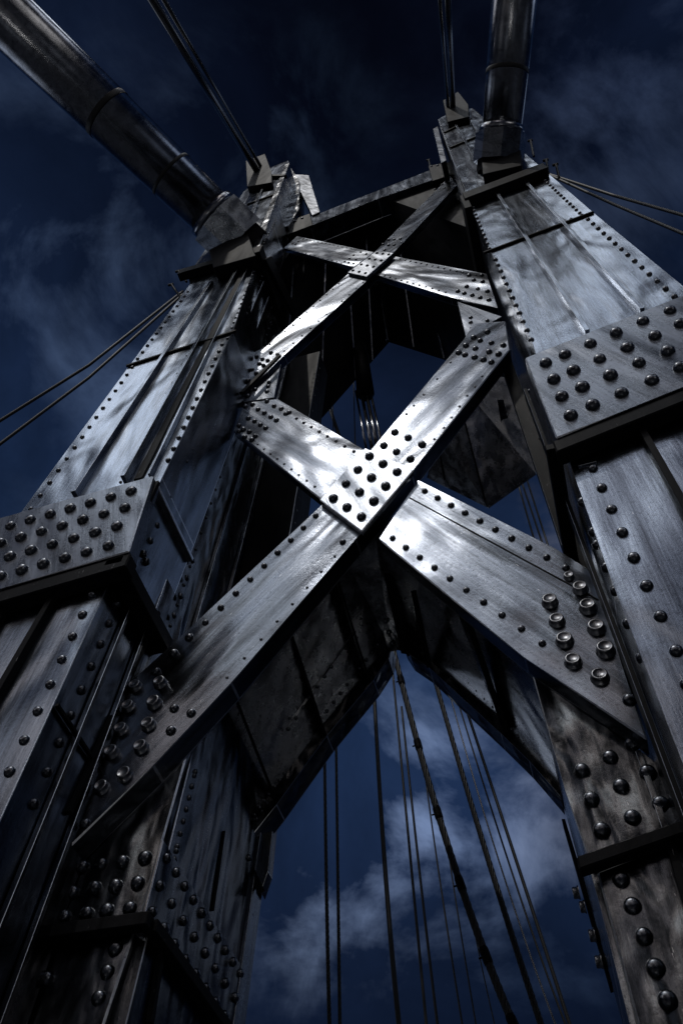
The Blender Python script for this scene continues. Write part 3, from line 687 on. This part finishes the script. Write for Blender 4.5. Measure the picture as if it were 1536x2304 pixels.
cov_.color_ramp.elements[0].position = 0.47; cov_.color_ramp.elements[1].position = 0.60
mott = nd(nt, 'ShaderNodeTexNoise', Scale=2.6, Detail=10.0, Roughness=0.62, Distortion=0.5); L(gen, mott.inputs['Vector'])
mm = nd(nt, 'ShaderNodeMapRange'); L(mott.outputs[0], mm.inputs[0]); mm.inputs[1].default_value = 0.32; mm.inputs[2].default_value = 0.68; mm.inputs[3].default_value = 0.55; mm.inputs[4].default_value = 1.5
vs = nd(nt, 'ShaderNodeVectorMath', operation='SCALE'); L(grad.outputs[0], vs.inputs[0]); L(mm.outputs[0], vs.inputs['Scale'])
acc = vs.outputs[0]
def bank(px, py, size, col, acc, sx=1.0):
    """a bank of lit cloud in one part of the sky (a world direction)"""
    d = ray(px, py).normalized()
    dist = nd(nt, 'ShaderNodeVectorMath', operation='DISTANCE'); L(gen, dist.inputs[0]); dist.inputs[1].default_value = d
    wob = nd(nt, 'ShaderNodeMath', operation='MULTIPLY_ADD'); L(nz2.outputs[0], wob.inputs[0]); wob.inputs[1].default_value = -size * 1.2; L(dist.outputs['Value'], wob.inputs[2])
    mr = nd(nt, 'ShaderNodeMapRange', interpolation_type='SMOOTHSTEP'); L(wob.outputs[0], mr.inputs[0])
    mr.inputs[1].default_value = size * .5; mr.inputs[2].default_value = -size * .65; mr.inputs[3].default_value = 0; mr.inputs[4].default_value = 1
    f = nd(nt, 'ShaderNodeMath', operation='MULTIPLY'); L(mr.outputs[0], f.inputs[0]); L(cov_.outputs[0], f.inputs[1])
    mx = nd(nt, 'ShaderNodeMix', data_type='RGBA', blend_type='ADD'); L(f.outputs[0], mx.inputs[0]); L(acc, mx.inputs[6]); mx.inputs[7].default_value = (*col, 1)
    return mx.outputs[2]
acc = bank(830, 1870, 0.20, (0.075, 0.100, 0.160), acc)
acc = bank(1060, 1850, 0.15, (0.045, 0.062, 0.105), acc)
acc = bank(740, 1890, 0.22, (0.070, 0.095, 0.150), acc)
acc = bank(980, 1600, 0.16, (0.010, 0.018, 0.036), acc)
acc = bank(1680, 1480, 0.34, (0.16, 0.16, 0.17), acc)  # added bank out of view, for its reflection in the inner column's side
acc = bank(1180, 2080, 0.16, (0.015, 0.024, 0.045), acc)
acc = bank(330, 480, 0.22, (0.020, 0.031, 0.056), acc)
acc = bank(120, 720, 0.28, (0.026, 0.040, 0.072), acc)
acc = bank(620, 300, 0.14, (0.010, 0.017, 0.033), acc)
acc = bank(1430, 330, 0.18, (0.022, 0.032, 0.058), acc)
acc = bank(1300, 150, 0.2, (0.008, 0.012, 0.026), acc)
# added bright sky round the sun, unseen behind the viewer, for soft sheen
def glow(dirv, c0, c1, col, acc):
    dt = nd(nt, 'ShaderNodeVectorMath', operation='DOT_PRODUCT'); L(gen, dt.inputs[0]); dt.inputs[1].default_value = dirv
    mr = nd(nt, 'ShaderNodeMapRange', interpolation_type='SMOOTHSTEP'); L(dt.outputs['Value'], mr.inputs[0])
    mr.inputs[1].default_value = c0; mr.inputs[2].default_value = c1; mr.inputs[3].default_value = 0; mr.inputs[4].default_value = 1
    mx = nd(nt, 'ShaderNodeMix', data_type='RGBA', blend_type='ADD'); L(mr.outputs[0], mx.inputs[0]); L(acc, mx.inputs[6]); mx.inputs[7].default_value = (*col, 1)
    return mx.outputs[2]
acc = glow(SUN, 0.972, 1.0, (0.8, 0.85, 0.95), acc)
# added patchy glow low behind the viewer, to mottle reflections in the steel
nb = nd(nt, 'ShaderNodeTexNoise', Scale=4.5, Detail=3.0, Roughness=0.5, Distortion=0.4); L(gen, nb.inputs['Vector'])
nbr = ramp(nt, nb.outputs[0], [(0.55, g(0)), (0.64, g(1))], L)
ys = nd(nt, 'ShaderNodeMapRange', interpolation_type='SMOOTHSTEP'); L(sep.outputs[1], ys.inputs[0]); ys.inputs[1].default_value = -0.25; ys.inputs[2].default_value = -0.60
zs = nd(nt, 'ShaderNodeMapRange', interpolation_type='SMOOTHSTEP'); L(sep.outputs[2], zs.inputs[0]); zs.inputs[1].default_value = 0.02; zs.inputs[2].default_value = 0.2
f1 = nd(nt, 'ShaderNodeMath', operation='MULTIPLY'); L(ys.outputs[0], f1.inputs[0]); L(zs.outputs[0], f1.inputs[1])
f2 = nd(nt, 'ShaderNodeMath', operation='MULTIPLY'); L(f1.outputs[0], f2.inputs[0]); L(nbr.outputs[0], f2.inputs[1])
mx = nd(nt, 'ShaderNodeMix', data_type='RGBA', blend_type='ADD'); L(f2.outputs[0], mx.inputs[0]); L(acc, mx.inputs[6]); mx.inputs[7].default_value = (0.22, 0.21, 0.20, 1)
acc = mx.outputs[2]
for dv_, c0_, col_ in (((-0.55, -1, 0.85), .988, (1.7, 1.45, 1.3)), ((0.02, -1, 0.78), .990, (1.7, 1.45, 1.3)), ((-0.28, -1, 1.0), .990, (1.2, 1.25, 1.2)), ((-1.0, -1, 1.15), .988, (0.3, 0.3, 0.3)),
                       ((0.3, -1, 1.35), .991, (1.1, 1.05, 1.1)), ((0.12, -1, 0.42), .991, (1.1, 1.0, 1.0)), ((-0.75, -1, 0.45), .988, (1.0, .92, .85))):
    acc = glow(Vector(dv_).normalized(), c0_, 1.0, col_, acc)  # invented glows out of view, aimed to reflect as bright patches low down
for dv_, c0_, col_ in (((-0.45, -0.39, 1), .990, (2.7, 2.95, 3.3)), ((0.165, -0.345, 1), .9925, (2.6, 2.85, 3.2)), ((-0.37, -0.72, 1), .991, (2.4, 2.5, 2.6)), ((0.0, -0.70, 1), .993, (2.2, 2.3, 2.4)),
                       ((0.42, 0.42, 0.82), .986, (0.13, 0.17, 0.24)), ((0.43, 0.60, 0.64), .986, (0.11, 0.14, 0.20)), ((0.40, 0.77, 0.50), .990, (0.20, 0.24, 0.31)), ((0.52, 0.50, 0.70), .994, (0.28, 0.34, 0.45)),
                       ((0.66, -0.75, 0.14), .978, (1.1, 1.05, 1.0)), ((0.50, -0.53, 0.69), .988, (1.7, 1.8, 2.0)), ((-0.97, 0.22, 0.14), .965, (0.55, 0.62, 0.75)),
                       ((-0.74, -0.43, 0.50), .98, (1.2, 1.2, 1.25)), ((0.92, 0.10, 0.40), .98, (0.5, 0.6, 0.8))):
    acc = glow(Vector(dv_).normalized(), c0_, 1.0, col_, acc)  # unseen glows added for reflected highlights on legs, braces, sides and cables
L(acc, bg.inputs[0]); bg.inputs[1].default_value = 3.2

sd = bpy.data.lights.new('sun', 'SUN'); sd.energy = 2.0; sd.angle = math.radians(0.6); sd.color = (1.0, 0.96, 0.90)
so = bpy.data.objects.new('sun', sd); C.objects.link(so); so.rotation_mode = 'QUATERNION'; so.rotation_quaternion = SUN.to_track_quat('Z', 'Y')

# ================================================================== camera
cd = bpy.data.cameras.new('camera'); co = bpy.data.objects.new('camera', cd); C.objects.link(co)
cd.sensor_fit = 'VERTICAL'; cd.sensor_height = 36.0; cd.lens = 36.0 * F_PX / 2304.0; cd.clip_start = 0.05; cd.clip_end = 6000
right = Vector((XV.x, YV.x, ZV.x)); down = Vector((XV.y, YV.y, ZV.y)); fwd = Vector((XV.z, YV.z, ZV.z))
R = Matrix((( right.x, -down.x, -fwd.x), (right.y, -down.y, -fwd.y), (right.z, -down.z, -fwd.z))).to_4x4()
co.matrix_world = Matrix.Translation(CAM) @ R
S = bpy.context.scene; S.camera = co
S.view_settings.view_transform = 'Standard'; S.view_settings.look = 'None'; S.view_settings.exposure = -1.8; S.view_settings.gamma = 1.0
S.cycles.use_denoising = True
